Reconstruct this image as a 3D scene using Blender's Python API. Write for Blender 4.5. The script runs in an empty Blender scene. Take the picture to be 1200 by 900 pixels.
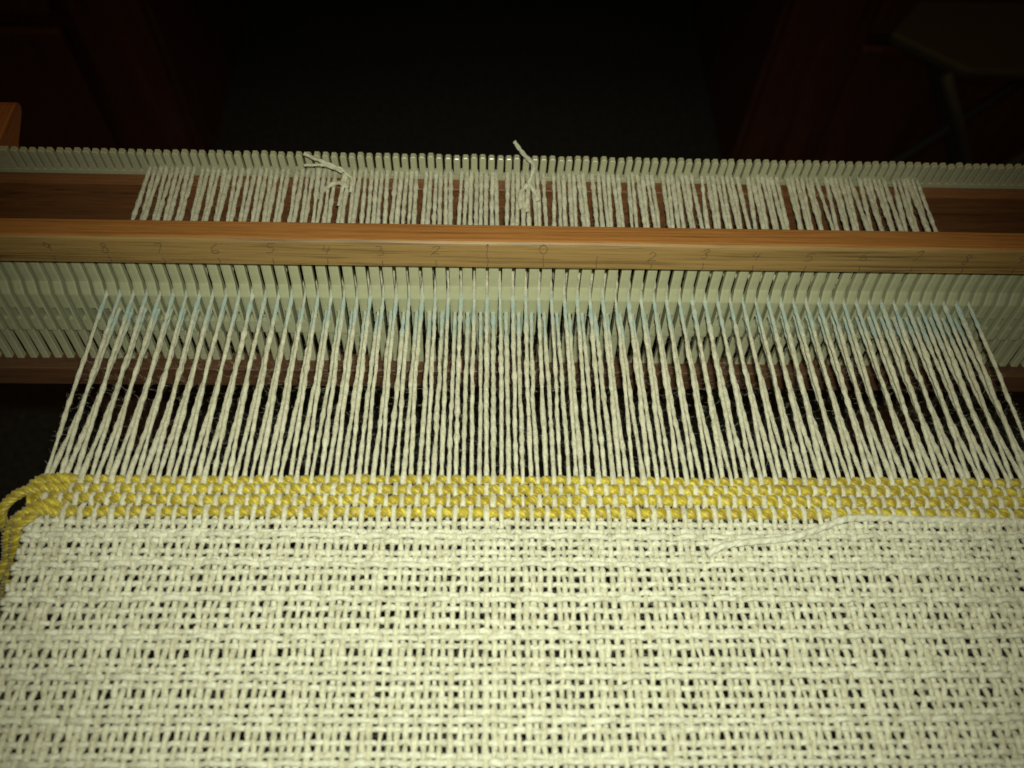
import bpy, math, random
import numpy as np
from mathutils import Matrix, Vector

S = 0.0254                       # everything below is written in inches
scene = bpy.context.scene
col = scene.collection
rng = np.random.default_rng(7)
random.seed(7)

# ------------------------------------------------------------------ camera, light, exposure
CAM = (-1.10392, -10.38755, 13.34139)
PITCH, YAW, ROLL, FPX = 1.02484, 0.0654, 0.06441, 992.848

def cam_axes():
    cy, sy, cp, sp = math.cos(YAW), math.sin(YAW), math.cos(PITCH), math.sin(PITCH)
    fwd = Vector((sy*cp, cy*cp, -sp)); right = Vector((cy, -sy, 0)); up = right.cross(fwd)
    c, s = math.cos(ROLL), math.sin(ROLL)
    return c*right + s*up, -s*right + c*up, fwd

a, b, d = cam_axes()
cd = bpy.data.cameras.new("camera"); cam = bpy.data.objects.new("camera", cd); col.objects.link(cam)
cam.matrix_world = Matrix(((a.x, b.x, -d.x, CAM[0]*S), (a.y, b.y, -d.y, CAM[1]*S), (a.z, b.z, -d.z, CAM[2]*S), (0, 0, 0, 1)))
cd.sensor_fit = 'HORIZONTAL'; cd.sensor_width = 36; cd.lens = FPX/1200*36
cd.clip_start = 0.02; cd.clip_end = 30
cd.dof.use_dof = True; cd.dof.focus_distance = 16.6*S; cd.dof.aperture_fstop = 7.5
scene.camera = cam

w = bpy.data.worlds.new("World"); scene.world = w; w.use_nodes = True
w.node_tree.nodes['Background'].inputs[0].default_value = (1.0, 0.64, 0.2, 1)
w.node_tree.nodes['Background'].inputs[1].default_value = 0.034

FLASH_W = 8.8
ld = bpy.data.lights.new("camera_flash", 'SPOT'); fl = bpy.data.objects.new("camera_flash", ld); col.objects.link(fl)
ld.energy = FLASH_W; ld.color = (0.94, 1.0, 0.84); ld.shadow_soft_size = 0.006
ld.spot_size = math.radians(87); ld.spot_blend = 1.0
fp = Vector(CAM) + a*0.3 + b*0.9
target = Vector((-0.5, -4.3, 0))
fl.location = fp*S
fl.rotation_euler = (target-fp).to_track_quat('-Z', 'Y').to_euler()

ll_d = bpy.data.lights.new("ceiling_lamp", 'POINT'); ll_o = bpy.data.objects.new("ceiling_lamp", ll_d); col.objects.link(ll_o)
ll_d.energy = 3.2; ll_d.color = (1.0, 0.60, 0.12); ll_d.shadow_soft_size = 0.15; ll_o.location = (0.25, 0.35, 1.25)

scene.view_settings.view_transform = 'Standard'; scene.view_settings.look = 'None'
scene.view_settings.exposure = 0; scene.view_settings.gamma = 1
scene.view_settings.use_curve_mapping = False

# ------------------------------------------------------------------ materials
def new_mat(name):
    m = bpy.data.materials.new(name); m.use_nodes = True
    nt = m.node_tree; return m, nt, nt.nodes['Principled BSDF']

def N(nt, t, **kw):
    n = nt.nodes.new(t)
    for k, v in kw.items(): setattr(n, k, v)
    return n

def ramp(nt, stops):
    r = N(nt, 'ShaderNodeValToRGB'); e = r.color_ramp.elements
    e[0].position, e[0].color = stops[0][0], (*stops[0][1], 1)
    e[1].position, e[1].color = stops[-1][0], (*stops[-1][1], 1)
    for p, c in stops[1:-1]:
        q = e.new(p); q.color = (*c, 1)
    return r

def coords(nt, scale, kind='Object'):
    tc = N(nt, 'ShaderNodeTexCoord'); mp = N(nt, 'ShaderNodeMapping')
    mp.inputs['Scale'].default_value = scale
    nt.links.new(tc.outputs[kind], mp.inputs['Vector']); return mp

def wood(name, stops, scale=(6, 90, 90), rough=0.42, bump=0.25, pores=True):
    m, nt, p = new_mat(name); L = nt.links
    mp = coords(nt, scale)
    n1 = N(nt, 'ShaderNodeTexNoise'); n1.inputs['Scale'].default_value = 1.6; n1.inputs['Detail'].default_value = 7
    n1.inputs['Roughness'].default_value = 0.62; n1.inputs['Distortion'].default_value = 0.6
    L.new(mp.outputs[0], n1.inputs['Vector'])
    r = ramp(nt, stops); L.new(n1.outputs['Fac'], r.inputs[0])
    mp2 = coords(nt, (scale[0]*5, scale[1]*5, scale[2]*5))
    n2 = N(nt, 'ShaderNodeTexNoise'); n2.inputs['Scale'].default_value = 2.2; n2.inputs['Detail'].default_value = 4
    L.new(mp2.outputs[0], n2.inputs['Vector'])
    r2 = ramp(nt, [(0.3, (.55, .5, .45)), (0.48, (1, 1, 1)), (1.0, (1.05, 1.05, 1.05))]); L.new(n2.outputs['Fac'], r2.inputs[0])
    mx = N(nt, 'ShaderNodeMix', data_type='RGBA', blend_type='MULTIPLY'); mx.inputs[0].default_value = 0.75
    L.new(r.outputs[0], mx.inputs[6]); L.new(r2.outputs[0], mx.inputs[7])
    L.new(mx.outputs[2], p.inputs['Base Color'])
    p.inputs['Roughness'].default_value = rough
    bp = N(nt, 'ShaderNodeBump'); bp.inputs['Strength'].default_value = bump; bp.inputs['Distance'].default_value = 0.0004
    L.new(n2.outputs['Fac'], bp.inputs['Height']); L.new(bp.outputs[0], p.inputs['Normal'])
    return m

M_RAIL = wood('cherry_rail_top', [(0.2, (.15, .055, .014)), (0.42, (.29, .115, .029)), (0.6, (.39, .17, .046)), (0.8, (.22, .085, .021))], (7, 420, 420), 0.36)
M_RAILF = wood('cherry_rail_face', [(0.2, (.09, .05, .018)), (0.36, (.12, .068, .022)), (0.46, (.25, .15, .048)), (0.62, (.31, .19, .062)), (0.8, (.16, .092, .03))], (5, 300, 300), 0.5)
M_BEAM = wood('cherry_beam', [(0.25, (.09, .034, .012)), (0.5, (.18, .070, .024)), (0.75, (.25, .10, .036))], (6, 100, 100), 0.45)
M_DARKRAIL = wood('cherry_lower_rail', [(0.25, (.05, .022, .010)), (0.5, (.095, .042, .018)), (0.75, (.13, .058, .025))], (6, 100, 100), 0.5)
M_FRAME = wood('cherry_frame', [(0.25, (.30, .10, .03)), (0.5, (.42, .15, .05)), (0.75, (.5, .2, .07))], (60, 6, 60), 0.45)
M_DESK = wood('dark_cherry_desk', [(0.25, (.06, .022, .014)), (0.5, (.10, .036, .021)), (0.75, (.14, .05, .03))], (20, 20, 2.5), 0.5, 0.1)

def yarn_mat(name, c0, c1, tint=None, rough=0.95, fibre=1.0, sss=0.0, spec=.12):
    m, nt, p = new_mat(name); L = nt.links
    tc = N(nt, 'ShaderNodeTexCoord')
    n1 = N(nt, 'ShaderNodeTexNoise'); n1.inputs['Scale'].default_value = 900; n1.inputs['Detail'].default_value = 4
    L.new(tc.outputs['Object'], n1.inputs['Vector'])
    n0 = N(nt, 'ShaderNodeTexNoise'); n0.inputs['Scale'].default_value = 260; n0.inputs['Detail'].default_value = 2
    L.new(tc.outputs['Object'], n0.inputs['Vector'])
    r = ramp(nt, [(0.36, c0), (0.6, c1)]); 
    ad = N(nt, 'ShaderNodeMath', operation='ADD'); L.new(n1.outputs['Fac'], ad.inputs[0]); L.new(n0.outputs['Fac'], ad.inputs[1])
    hf = N(nt, 'ShaderNodeMath', operation='MULTIPLY'); L.new(ad.outputs[0], hf.inputs[0]); hf.inputs[1].default_value = .5
    L.new(hf.outputs[0], r.inputs[0])
    out = r.outputs[0]
    if tint:
        at = N(nt, 'ShaderNodeAttribute', attribute_name='tint_amount')
        mx = N(nt, 'ShaderNodeMix', data_type='RGBA'); L.new(at.outputs['Fac'], mx.inputs[0])
        L.new(out, mx.inputs[6]); mx.inputs[7].default_value = (*tint, 1); out = mx.outputs[2]
    L.new(out, p.inputs['Base Color'])
    p.inputs['Roughness'].default_value = rough
    p.inputs['Specular IOR Level'].default_value = spec
    p.inputs['Sheen Weight'].default_value = 0.25; p.inputs['Sheen Roughness'].default_value = 0.5
    if sss:
        p.inputs['Subsurface Weight'].default_value = sss; p.inputs['Subsurface Radius'].default_value = (.0012, .001, .0007); p.inputs['Subsurface Scale'].default_value = 1
    bp = N(nt, 'ShaderNodeBump'); bp.inputs['Strength'].default_value = 0.9*fibre; bp.inputs['Distance'].default_value = 0.0006
    L.new(n1.outputs['Fac'], bp.inputs['Height']); L.new(bp.outputs[0], p.inputs['Normal'])
    return m

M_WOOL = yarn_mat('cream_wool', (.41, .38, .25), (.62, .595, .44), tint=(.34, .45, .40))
M_WEFT = yarn_mat('white_wool', (.44, .42, .30), (.65, .64, .50))
M_YEL = yarn_mat('golden_cotton', (.36, .275, .012), (.60, .49, .04), rough=.45, fibre=.35, spec=.5, tint=(.27, .19, .008))
M_FUZZ = yarn_mat('wool_fuzz', (.6, .58, .42), (.7, .68, .5))

def plastic(name, c, rough, var=.06):
    m, nt, p = new_mat(name); L = nt.links
    mp = coords(nt, (60, 60, 60)); n = N(nt, 'ShaderNodeTexNoise'); n.inputs['Detail'].default_value = 3
    L.new(mp.outputs[0], n.inputs['Vector'])
    r = ramp(nt, [(0.3, tuple(x*(1-var) for x in c)), (0.7, tuple(min(1, x*(1+var)) for x in c))]); L.new(n.outputs['Fac'], r.inputs[0])
    L.new(r.outputs[0], p.inputs['Base Color']); p.inputs['Roughness'].default_value = rough
    p.inputs['Subsurface Weight'].default_value = 0.0
    bp = N(nt, 'ShaderNodeBump'); bp.inputs['Strength'].default_value = .12; bp.inputs['Distance'].default_value = .0003
    L.new(n.outputs['Fac'], bp.inputs['Height']); L.new(bp.outputs[0], p.inputs['Normal'])
    return m
M_REED = plastic('ivory_heddle_plastic', (.37, .365, .22), .34)
M_COMB = plastic('ivory_comb_plastic', (.43, .41, .26), .28)
M_PENCIL, _nt, _p = new_mat('pencil'); _p.inputs['Base Color'].default_value = (.10, .065, .035, 1); _p.inputs['Roughness'].default_value = .6
M_METAL, _nt, _p = new_mat('dark_painted_metal'); _p.inputs['Base Color'].default_value = (.06, .055, .05, 1); _p.inputs['Roughness'].default_value = .5

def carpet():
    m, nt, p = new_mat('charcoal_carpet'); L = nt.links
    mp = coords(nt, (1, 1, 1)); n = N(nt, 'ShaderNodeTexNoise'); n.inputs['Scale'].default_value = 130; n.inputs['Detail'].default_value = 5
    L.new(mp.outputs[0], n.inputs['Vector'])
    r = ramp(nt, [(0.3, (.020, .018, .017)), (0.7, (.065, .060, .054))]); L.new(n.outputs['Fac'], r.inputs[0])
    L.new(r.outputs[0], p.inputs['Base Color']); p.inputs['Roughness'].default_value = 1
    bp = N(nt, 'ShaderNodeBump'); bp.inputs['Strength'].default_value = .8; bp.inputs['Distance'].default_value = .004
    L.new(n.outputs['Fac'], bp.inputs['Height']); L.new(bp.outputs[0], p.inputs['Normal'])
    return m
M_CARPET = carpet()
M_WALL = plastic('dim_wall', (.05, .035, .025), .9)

# ------------------------------------------------------------------ builders
def mesh_np(name, V, F, mat, smooth=True, tint_amount=None):
    """V (n,3) inches, F (m,4) or (m,3) arrays"""
    me = bpy.data.meshes.new(name)
    V = np.asarray(V, dtype=np.float32)*S; F = np.asarray(F, dtype=np.int32); k = F.shape[1]
    me.vertices.add(len(V)); me.vertices.foreach_set('co', V.ravel())
    me.loops.add(F.size); me.loops.foreach_set('vertex_index', F.ravel())
    me.polygons.add(len(F)); me.polygons.foreach_set('loop_start', np.arange(0, F.size, k, dtype=np.int32))
    me.polygons.foreach_set('loop_total', np.full(len(F), k, dtype=np.int32))
    me.polygons.foreach_set('use_smooth', np.full(len(F), smooth, dtype=bool))
    if tint_amount is not None:
        at = me.attributes.new('tint_amount', 'FLOAT', 'POINT'); at.data.foreach_set('value', np.asarray(tint_amount, dtype=np.float32))
    me.update(calc_edges=True); me.materials.append(mat)
    return me

def link(name, me, parent=None, loc=(0, 0, 0)):
    o = bpy.data.objects.new(name, me); col.objects.link(o); o.location = Vector(loc)*S
    if parent: o.parent = parent
    return o

def empty(name, label, cat, loc=(0, 0, 0), group=None):
    o = bpy.data.objects.new(name, None); col.objects.link(o); o.location = Vector(loc)*S
    o.empty_display_size = .02; o['label'] = label; o['category'] = cat
    if group: o['group'] = group
    return o

def smooth_noise(n, step, amp, g=rng):
    """band-limited noise of n samples with a knot each `step` samples"""
    k = int(n/step)+3; kn = g.normal(0, 1, k); x = np.arange(n)/step
    i = x.astype(int); f = x-i; f = f*f*(3-2*f)
    return amp*(kn[i]*(1-f)+kn[i+1]*f)

def tube_arrays(P, rad, sides=8, lobes=2, groove=.18, twist=.25, flat=1.0, phase=0.0, caps=True):
    """plied yarn: section with `lobes` plies that turns along the path"""
    P = np.asarray(P, float); n = len(P)
    T = np.gradient(P, axis=0); T /= np.linalg.norm(T, axis=1)[:, None]+1e-9
    up = np.array([0, 0, 1.0]); A = np.cross(T, up); ln = np.linalg.norm(A, axis=1)
    A[ln < .05] = np.array([1.0, 0, 0]); A /= np.linalg.norm(A, axis=1)[:, None]
    B = np.cross(A, T)
    s = np.concatenate([[0], np.cumsum(np.linalg.norm(np.diff(P, axis=0), axis=1))])
    rad = np.broadcast_to(rad, (n,))
    th = np.linspace(0, 2*np.pi, sides, endpoint=False)
    ph = phase+2*np.pi*s/(twist*lobes) if twist else np.zeros(n)
    R = rad[:, None]*(1-groove*.5+groove*np.abs(np.cos(lobes*.5*(th[None, :]-ph[:, None])))*1.0)
    V = P[:, None, :]+A[:, None, :]*(R*np.cos(th))[:, :, None]+B[:, None, :]*(R*np.sin(th)*flat)[:, :, None]
    V = V.reshape(-1, 3)
    global STRAND
    STRAND = np.round((th[None, :]-ph[:, None])*lobes/(2*np.pi)).astype(int).ravel() % max(1, lobes)
    i = np.arange(n-1)[:, None]*sides; j = np.arange(sides)[None, :]; j2 = (j+1) % sides
    F = np.stack([i+j, i+j2, i+sides+j2, i+sides+j], -1).reshape(-1, 4)
    if caps:
        V = np.vstack([V, P[0], P[-1]]); c0 = n*sides; c1 = c0+1; jj = np.arange(sides)
        C0 = np.stack([np.full(sides, c0), (jj+1) % sides, jj, jj], -1)[:, :3]
        # caps as degenerate-free quads: pair neighbouring triangles
        h = np.arange(0, sides-1, 2)
        Q0 = np.stack([np.full(len(h), c0), (h+2) % sides, h+1, h], -1)
        Q1 = np.stack([np.full(len(h), c1), (n-1)*sides+h, (n-1)*sides+h+1, (n-1)*sides+(h+2) % sides], -1)
        F = np.vstack([F, Q0, Q1])
    return V, F

def join_arrays(parts):
    Vs, Fs, o = [], [], 0
    for V, F in parts:
        Vs.append(V); Fs.append(F+o); o += len(V)
    return np.vstack(Vs), np.vstack(Fs)

SD = np.array([0, .85, .2, .95, .5])
def strand_dye(n):
    d_ = np.zeros(n); d_[:len(STRAND)] = SD[STRAND % 5]; return d_

def catmull(pts, per=14):
    pts = [np.array(p, float) for p in pts]; pts = [2*pts[0]-pts[1]]+pts+[2*pts[-1]-pts[-2]]
    out = []
    for i in range(1, len(pts)-2):
        p0, p1, p2, p3 = pts[i-1:i+3]
        for t in np.linspace(0, 1, per, endpoint=False):
            out.append(.5*((2*p1)+(-p0+p2)*t+(2*p0-5*p1+4*p2-p3)*t*t+(-p0+3*p1-3*p2+p3)*t**3))
    out.append(pts[-2]); return np.array(out)

import bmesh
def box_mesh(name, size, mat, bevel=.03, seg=2, center=(0, 0, 0), wobble=0):
    bm = bmesh.new(); bmesh.ops.create_cube(bm, size=1)
    for v in bm.verts: v.co = Vector((v.co.x*size[0]+center[0], v.co.y*size[1]+center[1], v.co.z*size[2]+center[2]))
    if bevel: bmesh.ops.bevel(bm, geom=bm.edges[:], offset=bevel, segments=seg, profile=.5, affect='EDGES')
    for v in bm.verts: v.co *= S
    me = bpy.data.meshes.new(name); bm.to_mesh(me); bm.free(); me.materials.append(mat)
    for p in me.polygons: p.use_smooth = False
    return me

def prism_x(name, prof, x0, x1, mat, nx=1, smooth=False):
    """closed YZ profile extruded along X"""
    prof = np.array(prof, float); k = len(prof); xs = np.linspace(x0, x1, nx+1)
    bm = bmesh.new(); rings = [[bm.verts.new(Vector((x, p[0], p[1]))*S) for p in prof] for x in xs]
    for r0, r1 in zip(rings, rings[1:]):
        for i in range(k): bm.faces.new((r0[i], r0[(i+1) % k], r1[(i+1) % k], r1[i]))
    bm.faces.new(rings[0][::-1]); bm.faces.new(rings[-1])
    bmesh.ops.recalc_face_normals(bm, faces=bm.faces[:])
    me = bpy.data.meshes.new(name); bm.to_mesh(me); bm.free(); me.materials.append(mat)
    for p in me.polygons: p.use_smooth = smooth
    return me

def rounded_rect(y0, y1, z0, z1, r=.06, n=4, rr=None):
    rr = rr or (r, r, r, r); out = []
    for (cy, cz, a0, q) in ((y1, z1, 0, rr[0]), (y0, z1, 90, rr[1]), (y0, z0, 180, rr[2]), (y1, z0, 270, rr[3])):
        ccy = cy-q if cy == y1 else cy+q; ccz = cz-q if cz == z1 else cz+q
        for k in range(n+1):
            t = math.radians(a0+90*k/n); out.append((ccy+q*math.cos(t), ccz+q*math.sin(t)))
    return out

# ------------------------------------------------------------------ setting: room behind
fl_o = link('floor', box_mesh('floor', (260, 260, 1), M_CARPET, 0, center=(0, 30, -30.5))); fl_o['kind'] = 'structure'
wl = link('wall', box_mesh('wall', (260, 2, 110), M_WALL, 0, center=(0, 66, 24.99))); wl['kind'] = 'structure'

desk = empty('desk', 'dark reddish wooden desk with an open kneehole, standing behind the loom', 'desk', (0, 33, -30))
def pedestal(x0, x1):
    c = (x0+x1)/2; wdt = x1-x0
    body = link('pedestal', box_mesh('pedestal', (wdt, 24, 27.5), M_DESK, .15, center=(0, 12, 13.75)), desk, (c, 0, 0))
    inner = 1 if c < 0 else -1
    # stile, then drawer fronts, with a dark recess between them
    stile = 4.6
    xs = (wdt/2-stile/2)*inner
    link('stile', box_mesh('stile', (stile-.5, .7, 27), M_DESK, .12, center=(xs, -.36, 13.6)), body)
    pw = wdt-stile-1.2
    for z0, z1 in ((.6, 11.5), (12.3, 19.4), (20.2, 27.0)):
        f = link('drawer_front', box_mesh('drawer_front', (pw, .7, z1-z0), M_DESK, .25, center=(-inner*(stile/2+.1), -.36, (z0+z1)/2)), body)
pedestal(-44, -20.2); pedestal(15.9, 40)
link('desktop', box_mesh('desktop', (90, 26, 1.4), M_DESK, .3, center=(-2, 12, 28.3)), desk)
link('modesty_panel', box_mesh('modesty_panel', (36.0, .8, 22), M_DESK, .05, center=(-2.15, 21, 16.4)), desk)

stool = empty('folding_stool', 'dim dark folding stool standing right of the kneehole behind the loom', 'stool', (27, 26.8, -30))
def bar_between(name, p, q, r, parent, mat, flat=1.0, sides=10):
    V, F = tube_arrays(np.linspace(p, q, 6), r, sides, 1, 0, 0, flat)
    return link(name, mesh_np(name, V, F, mat), parent)
def seat_mesh():
    bm = bmesh.new()
    pts = [(-4.5, -2.8), (5, -2.8), (7.5, -.2), (6, 2.8), (-5.5, 2.8), (-7.7, 0)]
    vs = [bm.verts.new(Vector((x, y, 15.9))*S) for x, y in pts]; f = bm.faces.new(vs)
    r = bmesh.ops.extrude_face_region(bm, geom=[f])
    for v in r['geom']:
        if isinstance(v, bmesh.types.BMVert): v.co.z += .7*S
    bmesh.ops.recalc_face_normals(bm, faces=bm.faces[:])
    bmesh.ops.bevel(bm, geom=bm.edges[:], offset=.2*S, segments=2, profile=.5, affect='EDGES')
    me = bpy.data.meshes.new('seat'); bm.to_mesh(me); bm.free(); me.materials.append(M_METAL); return me
seat = link('seat', seat_mesh(), stool)
for sy in (-2.4, 2.4):
    bar_between('leg', (-5.2, sy, 16.0), (5.4, sy*1.3, .25), .33, stool, M_METAL)
    bar_between('leg', (5.2, sy*.9, 16.0), (-5.4, sy*1.2, .25), .33, stool, M_METAL)
bar_between('crossbar', (4.2, -2.6, 2.2), (4.2, 2.6, 2.2), .28, stool, M_METAL)
bar_between('crossbar', (-4.4, -2.5, 2.2), (-4.4, 2.5, 2.2), .28, stool, M_METAL)

# ------------------------------------------------------------------ loom frame
loom = empty('tabletop_loom', 'wooden loom frame with a toothed ivory comb along its back beam', 'loom', (0, 0, -2.6))
LZ = 2.6     # local offset: children given in world inches, shifted up by LZ
def ll(name, me): return link(name, me, loom, (0, 0, LZ))
ZB = -.575
beam = ll('back_beam', prism_x('back_beam', rounded_rect(3.1, 3.42, ZB-1.75, ZB, .035), -12.75, 12.75, M_BEAM))
strip = link('comb_strip', prism_x('comb_strip', rounded_rect(3.43, 3.57, ZB-.6, ZB+.09, .015, 2), -12.28, 12.5, M_COMB), beam)
def tooth_mesh():
    # rounded-top tooth: outline in XZ extruded in Y with a small chamfer
    w2, h = .072, .53; bm = bmesh.new()
    out = [(-w2, 0), (w2, 0), (w2, h-.05), (w2*.62, h), (-w2*.62, h), (-w2, h-.05)]
    lay = []
    for y, k in ((0, .82), (.018, 1), (.122, 1), (.14, .85)):
        lay.append([bm.verts.new(Vector((x*k, y, z if z == 0 else z-(1-k)*.09))*S) for x, z in out])
    for r0, r1 in zip(lay, lay[1:]):
        for i in range(6): bm.faces.new((r0[i], r0[(i+1) % 6], r1[(i+1) % 6], r1[i]))
    bm.faces.new(lay[0][::-1]); bm.faces.new(lay[-1]); bmesh.ops.recalc_face_normals(bm, faces=bm.faces[:])
    me = bpy.data.meshes.new('comb_tooth'); bm.to_mesh(me); bm.free(); me.materials.append(M_COMB); return me
TP = .1905; tm = tooth_mesh(); TX0 = -11.25; comb_slots = []
for i in range(123):
    x = TX0+TP*i
    o = link('comb_tooth', tm, strip, (x, 3.43, ZB+.085)); o.rotation_euler[1] = random.gauss(0, .012)
    o.location.z += random.gauss(0, .006)*S; o.rotation_euler[0] = random.gauss(0, .02)
    comb_slots.append(x+TP/2)
link('comb_end_block', box_mesh('comb_end_block', (.86, .14, .54), M_COMB, .02, center=(-11.80, 3.5, ZB+.355)), strip)
comb_slots = np.array(comb_slots)

def side_frame(x0, x1):
    prof = [(4.35, .02), (4.52, -.05), (4.62, -.2), (4.66, -.5), (4.6, -1.1), (4.52, -1.6), (4.52, -2.6), (-12, -2.6), (-12, -.3), (-11.7, .02)]
    return prism_x('side_frame', prof, x0, x1, M_FRAME)
for x0, x1 in ((-14.0, -12.75), (12.75, 14.0)):
    m_ = side_frame(x0, x1); o = ll('side_frame', m_)
    bv = o.modifiers.new('bevel', 'BEVEL'); bv.width = .05*S; bv.segments = 2; bv.limit_method = 'ANGLE'
for x0, x1 in ((-13.3, -11.62), (12.5, 13.3)):
    o = ll('beam_bracket', prism_x('beam_bracket', [(3.6, .03), (4.85, .03), (4.98, 0), (5.06, -.08), (5.07, -.17), (5.0, -.27), (4.7, -.40), (4.3, -.56), (4.1, -.8), (4.05, -1.6), (3.6, -1.6)], x0, x1, M_FRAME))
    bv = o.modifiers.new('bevel', 'BEVEL'); bv.width = .03*S; bv.segments = 2; bv.limit_method = 'ANGLE'
front = ll('front_beam', prism_x('front_beam', rounded_rect(-11.6, -10.4, -1.8, -.06, .3, 6), -12.75, 12.75, M_BEAM))
for x in (-13.1, 13.3):
    for y in (4.2, -10.8):
        ll('leg', box_mesh('leg', (1.2, 1.6, 27.4), M_DARKRAIL, .08, center=(x, y, -16.3)))

# ------------------------------------------------------------------ rigid heddle
TILT = 0.1637
P0, PX = -8.51977, .25786          # first slot and slot pitch
ROOTZ = -2.79
hed = empty('rigid_heddle', 'rigid heddle of ivory plastic bars between cherry rails pencilled with inch numbers', 'heddle')
hed.location = Vector((0, ROOTZ*math.sin(TILT), ROOTZ*math.cos(TILT)))*S; hed.rotation_euler = (-TILT, 0, 0)
HZ = -ROOTZ
def hl(name, me, parent=None, loc=(0, 0, 0)):
    return link(name, me, parent or hed, (loc[0], loc[1], loc[2]+(0 if parent else HZ)))
RF = -.40                           # front face of the top rail
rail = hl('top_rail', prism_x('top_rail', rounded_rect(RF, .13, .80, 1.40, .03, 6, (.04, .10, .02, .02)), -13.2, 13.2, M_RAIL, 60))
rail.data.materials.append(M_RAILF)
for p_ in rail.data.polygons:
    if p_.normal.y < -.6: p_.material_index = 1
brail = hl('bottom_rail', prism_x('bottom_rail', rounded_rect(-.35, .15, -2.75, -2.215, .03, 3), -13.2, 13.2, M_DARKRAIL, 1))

def bar_mesh():
    # rows: z, y_front, half width; the thick eye block carries a hole
    hw = PX*.365; hh = .052; yb = .07
    rows = [(.86, -.055, hw*.97), (.0, -.06, hw), (-.27, -.15, hw), (-.30, -.152, hw), (-.62, -.15, hw), (-.64, -.15, hw),
            (-.96, -.15, hw), (-.98, -.15, hw), (-1.27, -.15, hw*.97), (-1.33, -.07, hw*.93), (-1.75, -.06, hw*.80), (-2.26, -.06, hw*.78)]
    hole = (5, 6)
    bm = bmesh.new(); Fr, Bk = [], []
    for z, yf, wd in rows:
        xs = (-wd, -hh, hh, wd)
        yy = yb if yf < -.1 else .055
        Fr.append([bm.verts.new(Vector((x, yf+(.012 if abs(x) == wd else 0), z))*S) for x in xs])
        Bk.append([bm.verts.new(Vector((x, yy, z))*S) for x in xs])
    n = len(rows)
    for i in range(n-1):
        for j in range(3):
            if i == hole[0] and j == 1:
                continue
            bm.faces.new((Fr[i][j], Fr[i+1][j], Fr[i+1][j+1], Fr[i][j+1]))
            bm.faces.new((Bk[i][j], Bk[i][j+1], Bk[i+1][j+1], Bk[i+1][j]))
        bm.faces.new((Fr[i][0], Bk[i][0], Bk[i+1][0], Fr[i+1][0])); bm.faces.new((Fr[i][3], Fr[i+1][3], Bk[i+1][3], Bk[i][3]))
    i = hole[0]
    bm.faces.new((Fr[i][1], Fr[i+1][1], Bk[i+1][1], Bk[i][1])); bm.faces.new((Fr[i][2], Bk[i][2], Bk[i+1][2], Fr[i+1][2]))
    bm.faces.new((Fr[i][1], Bk[i][1], Bk[i][2], Fr[i][2])); bm.faces.new((Fr[i+1][1], Fr[i+1][2], Bk[i+1][2], Bk[i+1][1]))
    for r in (0, n-1):
        for j in range(3): bm.faces.new((Fr[r][j], Fr[r][j+1], Bk[r][j+1], Bk[r][j]))
    bmesh.ops.recalc_face_normals(bm, faces=bm.faces[:])
    me = bpy.data.meshes.new('heddle_bar'); bm.to_mesh(me); bm.free(); me.materials.append(M_REED); return me
bmz = bar_mesh()
for i in range(-17, 84):
    x = P0+PX*(i+.5)
    o = hl('heddle_bar', bmz, None, (x+random.gauss(0, .003), random.gauss(0, .004), 0)); o.rotation_euler[2] = random.gauss(0, .03)
# pencil marks: handwritten digits and ticks, thin graphite strokes on the rail's front
DIG = {
 '0': [[(.5, 1), (.15, .8), (.1, .35), (.4, 0), (.8, .2), (.85, .7), (.5, 1), (.4, .93)]],
 '1': [[(.35, .85), (.55, 1), (.5, 0)]],
 '2': [[(.1, .75), (.35, 1), (.75, .85), (.65, .5), (.1, 0), (.4, .1), (.95, .02)]],
 '3': [[(.15, .9), (.6, 1), (.75, .75), (.4, .55), (.8, .4), (.7, .08), (.1, .05)]],
 '4': [[(.25, 1), (.15, .45), (.85, .5)], [(.7, .95), (.6, 0)]],
 '5': [[(.9, 1), (.3, .95), (.2, .55), (.7, .55), (.8, .2), (.5, 0), (.1, .08)]],
 '6': [[(.75, 1), (.25, .65), (.15, .2), (.5, 0), (.8, .2), (.6, .42), (.2, .3)]],
 '7': [[(.1, .95), (.8, 1), (.4, 0)]],
 '8': [[(.7, .85), (.4, 1), (.2, .8), (.7, .35), (.55, 0), (.2, .12), (.35, .45), (.8, .8)]],
 '9': [[(.75, .8), (.4, 1), (.2, .7), (.5, .5), (.78, .8), (.6, 0)]],
}
def stroke(bm, pts, wd):
    pts = catmull(pts, 5) if len(pts) > 2 else np.array(pts, float)
    for p, q in zip(pts, pts[1:]):
        t = q-p; ln = np.linalg.norm(t)
        if ln < 1e-5: continue
        nrm = np.array([-t[1], t[0]])/ln*wd/2; e = t/ln*wd*.25
        vs = []
        for y in (-.0015, .006):
            vs.append([bm.verts.new(Vector((c[0], y, c[1]))*S) for c in (p-e+nrm, p-e-nrm, q+e-nrm, q+e+nrm)])
        bm.faces.new(vs[0]); bm.faces.new(vs[1][::-1])
        for i in range(4): bm.faces.new((vs[0][i], vs[0][(i+1) % 4], vs[1][(i+1) % 4], vs[1][i]))
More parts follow.
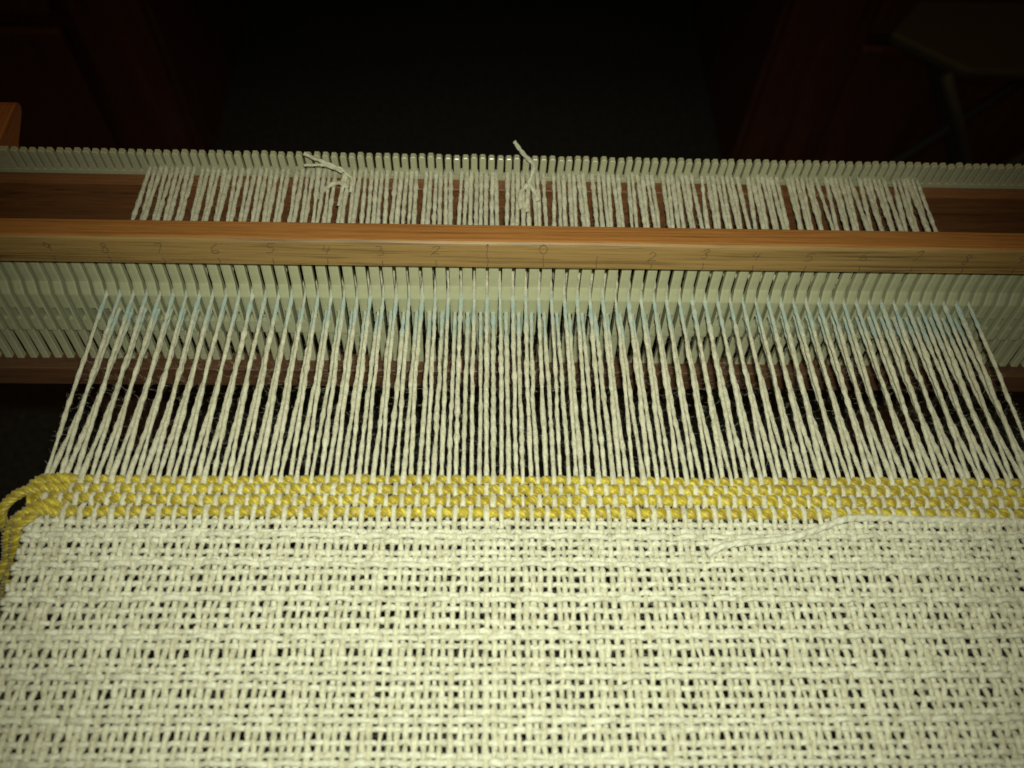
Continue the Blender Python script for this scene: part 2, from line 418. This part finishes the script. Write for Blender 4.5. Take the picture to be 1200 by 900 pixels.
for k in range(-10, 11):
    bm = bmesh.new(); h = random.uniform(.19, .23); x = k+random.gauss(0, .02)
    sl = random.uniform(-.03, .07); tl = .30 if abs(k) <= 1 else random.uniform(.12, .17)
    stroke(bm, [(x+random.gauss(0, .01), .815), (x+random.gauss(0, .012), .815+tl*.5), (x+random.gauss(0, .012)-.01, .815+tl)], .013)
    dz = {0: 1.16, 1: 1.1, -1: 1.12}.get(k, 1.05+random.uniform(-.03, .06))
    if k != 1:
        for st in DIG[str(abs(k))[-1]]:
            stroke(bm, [(x-.11+px*.18+sl*py+random.gauss(0, .006), dz+py*h+random.gauss(0, .006)) for px, py in st], .0125)
        if abs(k) == 10:
            stroke(bm, [(x-.16, dz+h), (x-.165, dz)], .012)
    bmesh.ops.recalc_face_normals(bm, faces=bm.faces[:])
    me = bpy.data.meshes.new('pencil_mark'); bm.to_mesh(me); bm.free(); me.materials.append(M_PENCIL)
    link('pencil_mark', me, rail, (0, RF-.0008, 0))

# ------------------------------------------------------------------ the web: warp, weft, yellow rows
web = empty('woven_web', 'cream wool web on the loom, warp threads ending in lacy cloth with yellow rows', 'weaving', (0, -6, 0))
WO = np.array([0, 6.0, 0])         # children are written in world inches
def wl_(name, V, F, mat, tint_amount=None, kind=None):
    o = link(name, mesh_np(name, V, F, mat, True, tint_amount), web, WO)
    if kind: o['kind'] = kind
    return o

yellow_y = [-4.262, -4.43, -4.624, -4.841]
white_y = [-5.04, -5.181, -5.266, -5.378, -5.547, -5.671, -5.772, -5.901, -6.078, -6.239, -6.335, -6.486, -6.682, -6.836, -6.928,
           -7.059, -7.266, -7.413, -7.526, -7.67, -7.861, -8.019, -8.139, -8.263, -8.457, -8.613, -8.733]
kinds = ['y']*4+['P0', 'P1', 'F']+['P0', 'P1', 'P0', 'F']*5
y = -8.733
while y > -10.3:
    for k_, dy in (('P0', .135), ('P1', .195), ('P0', .155), ('F', .12)):
        y -= dy; white_y.append(y); 
kinds = ['y']*4+['P1', 'P0', 'F']+['P0', 'P1', 'P0', 'F']*((len(white_y)-3)//4+1)
rows_y = yellow_y+white_y; kinds = kinds[:len(rows_y)]
NR = len(rows_y)
NW = 135
wx = P0+PX*.5*np.arange(NW)
# over[i, j]: weft row i passes over warp j
over = np.zeros((NR, NW), bool); J = np.arange(NW)
for i, k_ in enumerate(kinds):
    if k_ == 'y': over[i] = (J % 2 == i % 2)
    elif k_ == 'P0': over[i] = (J % 2 == 0)
    elif k_ == 'P1': over[i] = (J % 2 == 1)
    else: over[i] = (J % 4 != 2)            # float over three, under one
# in the lace, warps 4n-1, 4n, 4n+1 draw together behind the float
draw = np.zeros(NW)
draw[J % 4 == 3] = .016; draw[J % 4 == 1] = -.016
GX = np.zeros((NR, NW)); GY = np.zeros((NR, NW))
colwander = rng.normal(0, .006, NW)
for i in range(NR):
    k = 0 if kinds[i] == 'y' else (1 if i > 5 else .5)
    narrow = 1-.004*min(1, max(0, (i-3)/6))
    GX[i] = (wx+draw*k+colwander)*narrow+rng.normal(0, .0075, NW)
    GY[i] = rows_y[i]+smooth_noise(NW, 22, .012)+rng.normal(0, .008 if kinds[i] != 'y' else .004, NW)
# gentle beat wander shared by neighbouring rows
for q in range(4):
    c = rng.uniform(-8, 8); a_ = rng.uniform(-.02, .02); GY[4:] += a_*np.exp(-((wx-c)/3)**2)
HW = .034
WZ = np.where(over, -HW, HW).astype(float)     # warp height at each crossing
for i, k_ in enumerate(kinds):
    if k_ == 'y': WZ[i] = np.where(over[i], -.042, .050)
WZ += rng.normal(0, .004, WZ.shape)

def cloth_sag(yv): return np.zeros_like(yv)
BLUE_Y = -.15
uzl = np.array([0, math.sin(TILT), math.cos(TILT)]); uyl = np.array([0, math.cos(TILT), -math.sin(TILT)])
fuzz_src = []; cloth_src = []
grp_shift = np.zeros(NW)
bounds = [0, 9, 17, 25, 33, 42, 47, 53, 61, 69, 76, 82, 88, 95, 103, 110, 117, 123, 129, 135]
for g0, g1 in zip(bounds, bounds[1:]):
    c = (wx[g0]+wx[g1-1])/2; f = .06 if g0 < 40 else .15
    grp_shift[g0:g1] = (c-wx[g0:g1])*f
for j in range(NW):
    hole = j % 2 == 1
    x = wx[j]
    zl = -.655 if hole else -.27
    pr = uzl*zl+uyl*(-.12); prb = uzl*zl+uyl*.06
    s_i = np.argmin(np.abs(comb_slots-(x+grp_shift[j]*.9))); xc = comb_slots[s_i]
    xc = np.clip(x+grp_shift[j]*1.0, xc-.075, xc+.075)+rng.normal(0, .004)
    step = .045
    segs = []
    pts = [(xc, 3.62, -.62), (xc, 3.5, ZB+.13+rng.uniform(0, .03)), (xc+grp_shift[j]*.1, 3.36, ZB+.125)]
    A_ = np.array([(xc+rng.normal(0,.01), 3.66, -.95), (xc, 3.60, -.50), (xc, 3.5, ZB+.16+rng.uniform(0, .04)), (xc*.985+x*.015, 3.36, ZB+.16)])
    back = np.array([x, prb[1], prb[2]]); frontp = np.array([x, pr[1], pr[2]])
    n1 = int(3.2/step)
    L1 = np.linspace(A_[-1], back, n1+1)[1:]
    slack = np.sin(np.linspace(0, np.pi, n1))*rng.normal(0, .012)
    L1[:, 0] += slack+smooth_noise(n1, 9, .006)*np.sin(np.linspace(0, np.pi, n1)); L1[:, 2] += slack*.7
    fell = np.array([GX[0, j], rows_y[0]+.16, WZ[0, j]*.7+.0])
    n2 = int(4.0/step)
    L2 = np.linspace(frontp, fell, n2+1)
    env = np.sin(np.linspace(0, np.pi, n2+1))
    L2[:, 0] += env*(smooth_noise(n2+1, 10, .006)+rng.normal(0, .009)); L2[:, 2] += env*((-.07 if hole else .03)+rng.normal(0, .012))
    # crossings
    C_ = []
    for i in range(NR):
        p = np.array([GX[i, j], GY[i, j], WZ[i, j]])
        if i:
            q = C_prev; 
            for t in (.25, .5, .75):
                f = .5-.5*math.cos(math.pi*t); C_.append(np.array([q[0]+(p[0]-q[0])*t, q[1]+(p[1]-q[1])*t, q[2]+(p[2]-q[2])*f]))
        C_.append(p); C_prev = p
    C_ = np.array(C_)
    end = np.array([(C_[-1][0], -10.75, -.02), (C_[-1][0], -11.3, -.04), (C_[-1][0], -11.63, -.3), (C_[-1][0], -11.68, -1.2)])
    P = np.vstack([A_, L1, L2, C_, end])
    n = len(P)
    base = .0385*rng.uniform(.92, 1.1)
    nf = n-len(C_)-len(end); base *= 1.0; rad = base*(1+smooth_noise(n, 7, .09)+smooth_noise(n, 3, .12)); rad[nf:] *= 1.14; rad[:len(A_)+n1] *= 1.17; rad = np.clip(rad, .027, .056)
    tw = .26*rng.uniform(.8, 1.3)
    V, F = tube_arrays(P, rad, 8, 2, .24, tw, 1.0, rng.uniform(0, 6))
    dy = np.clip(1-np.abs(V[:, 1]+.50)/.55, 0, 1)**.5*.95  # bluish tint, strongest just in front of the heddle
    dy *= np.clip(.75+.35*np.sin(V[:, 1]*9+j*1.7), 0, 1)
    wl_('warp_thread', V, F, M_WOOL, tint_amount=dy)
    fuzz_src.append(P[: len(A_)+n1+n2+1]); cloth_src.append(C_)

def weft_path(i, ext=.085):
    xs = GX[i]; ys = GY[i]; k_ = kinds[i]
    amp = .033 if k_ != 'F' else .038
    if k_ == 'y': amp = .044
    z = np.where(over[i], amp, -amp)
    if k_ == 'F':
        z = np.where(over[i], .052, -.04); z[J % 4 == 0] = .066
    X = [xs[0]-ext]; Y = [ys[0]]; Z = [0.0]; sub = 12 if k_ == 'y' else 4
    for j in range(NW):
        if j:
            for t in np.arange(1, sub)/sub:
                f = .5-.5*math.cos(math.pi*t)
                X.append(xs[j-1]+(xs[j]-xs[j-1])*t); Y.append(ys[j-1]+(ys[j]-ys[j-1])*t); Z.append(z[j-1]+(z[j]-z[j-1])*f)
        X.append(xs[j]); Y.append(ys[j]); Z.append(z[j])
    X.append(xs[-1]+ext); Y.append(ys[-1]); Z.append(0)
    P = np.array([X, Y, Z]).T
    # turn at the selvedges towards the neighbouring row
    if i < NR-1:
        dn = (rows_y[i+1]-rows_y[i])*.5
        side = i % 2
        if side == 0: P = np.vstack([[P[0, 0]+.02, P[0, 1]+dn, -.01], P])
        else: P = np.vstack([P, [P[-1, 0]-.02, P[-1, 1]+dn, -.01]])
    return P
for i in range(NR):
    P = weft_path(i); n = len(P)
    if kinds[i] == 'y':
        r = .077 if i else .062
        rad = r*(1+smooth_noise(n, 24, .06))
        V, F = tube_arrays(P, rad, 24, 5, .66, -.062, .74, rng.uniform(0, 6))
        wl_('yellow_weft_row', V, F, M_YEL, tint_amount=strand_dye(len(V)))
    else:
        r = .048 if kinds[i] == 'F' else .044
        rad = np.clip(r*(1+smooth_noise(n, 6, .10)+smooth_noise(n, 2, .06)), .028, .058)
        V, F = tube_arrays(P, rad, 8, 2, .32, .2, .92, rng.uniform(0, 6))
        wl_('white_weft_row', V, F, M_WEFT)

# loose weft end lying on the cloth
def yarn(name, pts, r, mat, lobes=2, twist=.2, groove=.34, sides=12, per=16, parent_web=True, flat=1.0, var=.06):
    P = catmull(pts, per); rad = np.broadcast_to(r, (len(P),))*(1+smooth_noise(len(P), 5, var))
    V, F = tube_arrays(P, rad, sides, lobes, groove, twist, flat)
    return wl_(name, V, F, mat, tint_amount=strand_dye(len(V)) if mat is M_YEL else np.zeros(len(V)))
yarn('loose_weft_end', [(8.9, -4.99, .0), (7.6, -4.98, .04), (6.2, -4.955, .06), (5.3, -4.95, .09), (4.95, -5.0, .115), (4.48, -5.18, .12), (3.95, -5.33, .12), (3.36, -5.39, .12), (2.92, -5.45, .11), (2.6, -5.6, .09)], .056, M_WEFT, per=30)

# yellow tails at the left selvedge
yt = dict(mat=M_YEL, lobes=5, twist=-.085, groove=.6, sides=24, per=40)
x0 = wx[0]
yarn('yellow_tail', [(-7.9, -4.27, -.1), (-8.08, -4.27, .05), (-8.3, -4.30, .11), (-8.52, -4.33, .09), (-8.66, -4.42, .0), (-8.5, -4.52, -.06)], .078, **yt)
yarn('yellow_tail', [(-8.0, -4.45, -.1), (-8.18, -4.45, .05), (-8.45, -4.44, .08), (-8.75, -4.5, .05), (-9.0, -4.66, -.02), (-9.15, -4.84, -.2), (-9.3, -4.9, -.9), (-9.5, -5.0, -3.0), (-9.6, -5.0, -6.0)], .072, **yt)
for (s0, ox, oy, oz, rr) in (((-8.15, -4.70, .02), 0, .10, .05, .076), ((-8.2, -4.86, .0), .03, -.04, .03, .07), ((-8.25, -4.78, -.03), -.16, .05, -.06, .068)):
    yarn('yellow_tail', [(-8.0, s0[1], -.12), s0, (-8.38, (s0[1]-4.9)/2, .09+oz), (-8.56+ox, -4.97+oy, .05+oz), (-8.74+ox, -5.11+oy, -.06+oz), (-8.88+ox, -5.26+oy, -.35+oz), (-9.06+ox, -5.42+oy, -.8+oz),
         (-9.36+ox*1.5, -5.76+oy, -1.35), (-9.70+ox*2, -5.95+oy, -2.1), (-10.1+ox*3, -6.1+oy, -4.5), (-10.4+ox*3, -6.3, -8)], rr, **yt)
# knotted ends standing up at the comb
kt = dict(mat=M_WOOL, lobes=2, twist=.22, groove=.34, sides=10)
yarn('knotted_warp_end', [(-4.25, 2.4, -.40), (-4.2, 2.85, -.32), (-4.13, 3.1, -.2), (-4.2, 3.12, -.04), (-4.52, 3.1, .17), (-4.72, 3.08, .30), (-4.93, 3.08, .44)], .036, **kt)
yarn('knotted_warp_end', [(-4.2, 3.1, -.1), (-4.5, 3.05, .13), (-4.75, 3.0, .19), (-4.95, 2.98, .2)], .03, **kt)
yarn('knotted_warp_end', [(-4.12, 2.9, -.3), (-4.3, 2.95, -.27), (-4.5, 2.9, -.33), (-4.68, 2.85, -.5), (-4.76, 2.8, -.6)], .046, **kt)
yarn('knotted_warp_end', [(-4.02, 2.75, -.35), (-4.0, 3.0, -.22), (-4.12, 3.1, -.16), (-4.2, 3.0, -.25), (-4.1, 2.85, -.33)], .042, **kt)
yarn('knotted_warp_end', [(-.2, 2.3, -.38), (-.17, 2.7, -.33), (-.13, 3.05, -.3), (-.06, 3.18, -.06), (-.08, 3.2, .15), (-.27, 3.2, .40), (-.40, 3.2, .6), (-.49, 3.2, .76)], np.linspace(.05, .04, 113), **kt)
yarn('knotted_warp_end', [(-.16, 3.0, -.3), (-.3, 2.85, -.34), (-.34, 2.6, -.37), (-.3, 2.4, -.4)], .05, **kt)
yarn('knotted_warp_end', [(-.13, 3.0, -.27), (-.02, 2.8, -.3), (.06, 2.6, -.36)], .045, **kt)

# ------------------------------------------------------------------ stray fibres standing off the wool
def fuzz(sources, count_per, length=.16, name='wool_fibre_fuzz'):
    P0_, D_ = [], []
    for P in sources:
        idx = rng.integers(6, len(P)-2, count_per); P0_.append(P[idx])
        D_.append(P[idx+1]-P[idx])
    P0_ = np.vstack(P0_); T = np.vstack(D_); m = len(P0_); T /= np.linalg.norm(T, axis=1)[:, None]+1e-9
    th = rng.uniform(0, 2*np.pi, m); A = np.cross(T, [0, 0, 1.0]); A /= np.linalg.norm(A, axis=1)[:, None]+1e-9; B = np.cross(A, T)
    R = A*np.cos(th)[:, None]+B*np.sin(th)[:, None]
    ln = length*rng.gamma(2.0, .5, m)[:, None]
    d1 = R+T*rng.normal(0, .9, m)[:, None]; d1 /= np.linalg.norm(d1, axis=1)[:, None]
    d2 = d1+rng.normal(0, .6, (m, 3)); d2 /= np.linalg.norm(d2, axis=1)[:, None]
    a0 = P0_+R*.025; a1 = a0+d1*ln*.5; a2 = a1+d2*ln*.5
    rings = []
    for k, (c, wd) in enumerate(((a0, .0014), (a1, .0011), (a2, .0004))):
        for q in range(3 if k < 2 else 1):
            an = 2*np.pi*q/3; rings.append(c+wd*(np.cross(d1, T)*math.cos(an)+T*math.sin(an)))
    V = np.stack(rings, 1).reshape(-1, 3)
    b_ = np.arange(m)[:, None]*7; F = []
    for q in range(3):
        q2 = (q+1) % 3
        F += [np.hstack([b_+q, b_+q2, b_+3+q2]), np.hstack([b_+q, b_+3+q2, b_+3+q]), np.hstack([b_+3+q, b_+3+q2, b_+6])]
    return V, np.vstack(F)
V, F = fuzz(fuzz_src, 500, .07)
wl_('wool_fibre_fuzz', V, F, M_FUZZ, kind='stuff')
V, F = fuzz(cloth_src, 680, .09)
wl_('wool_fibre_fuzz', V, F, M_FUZZ, kind='stuff')
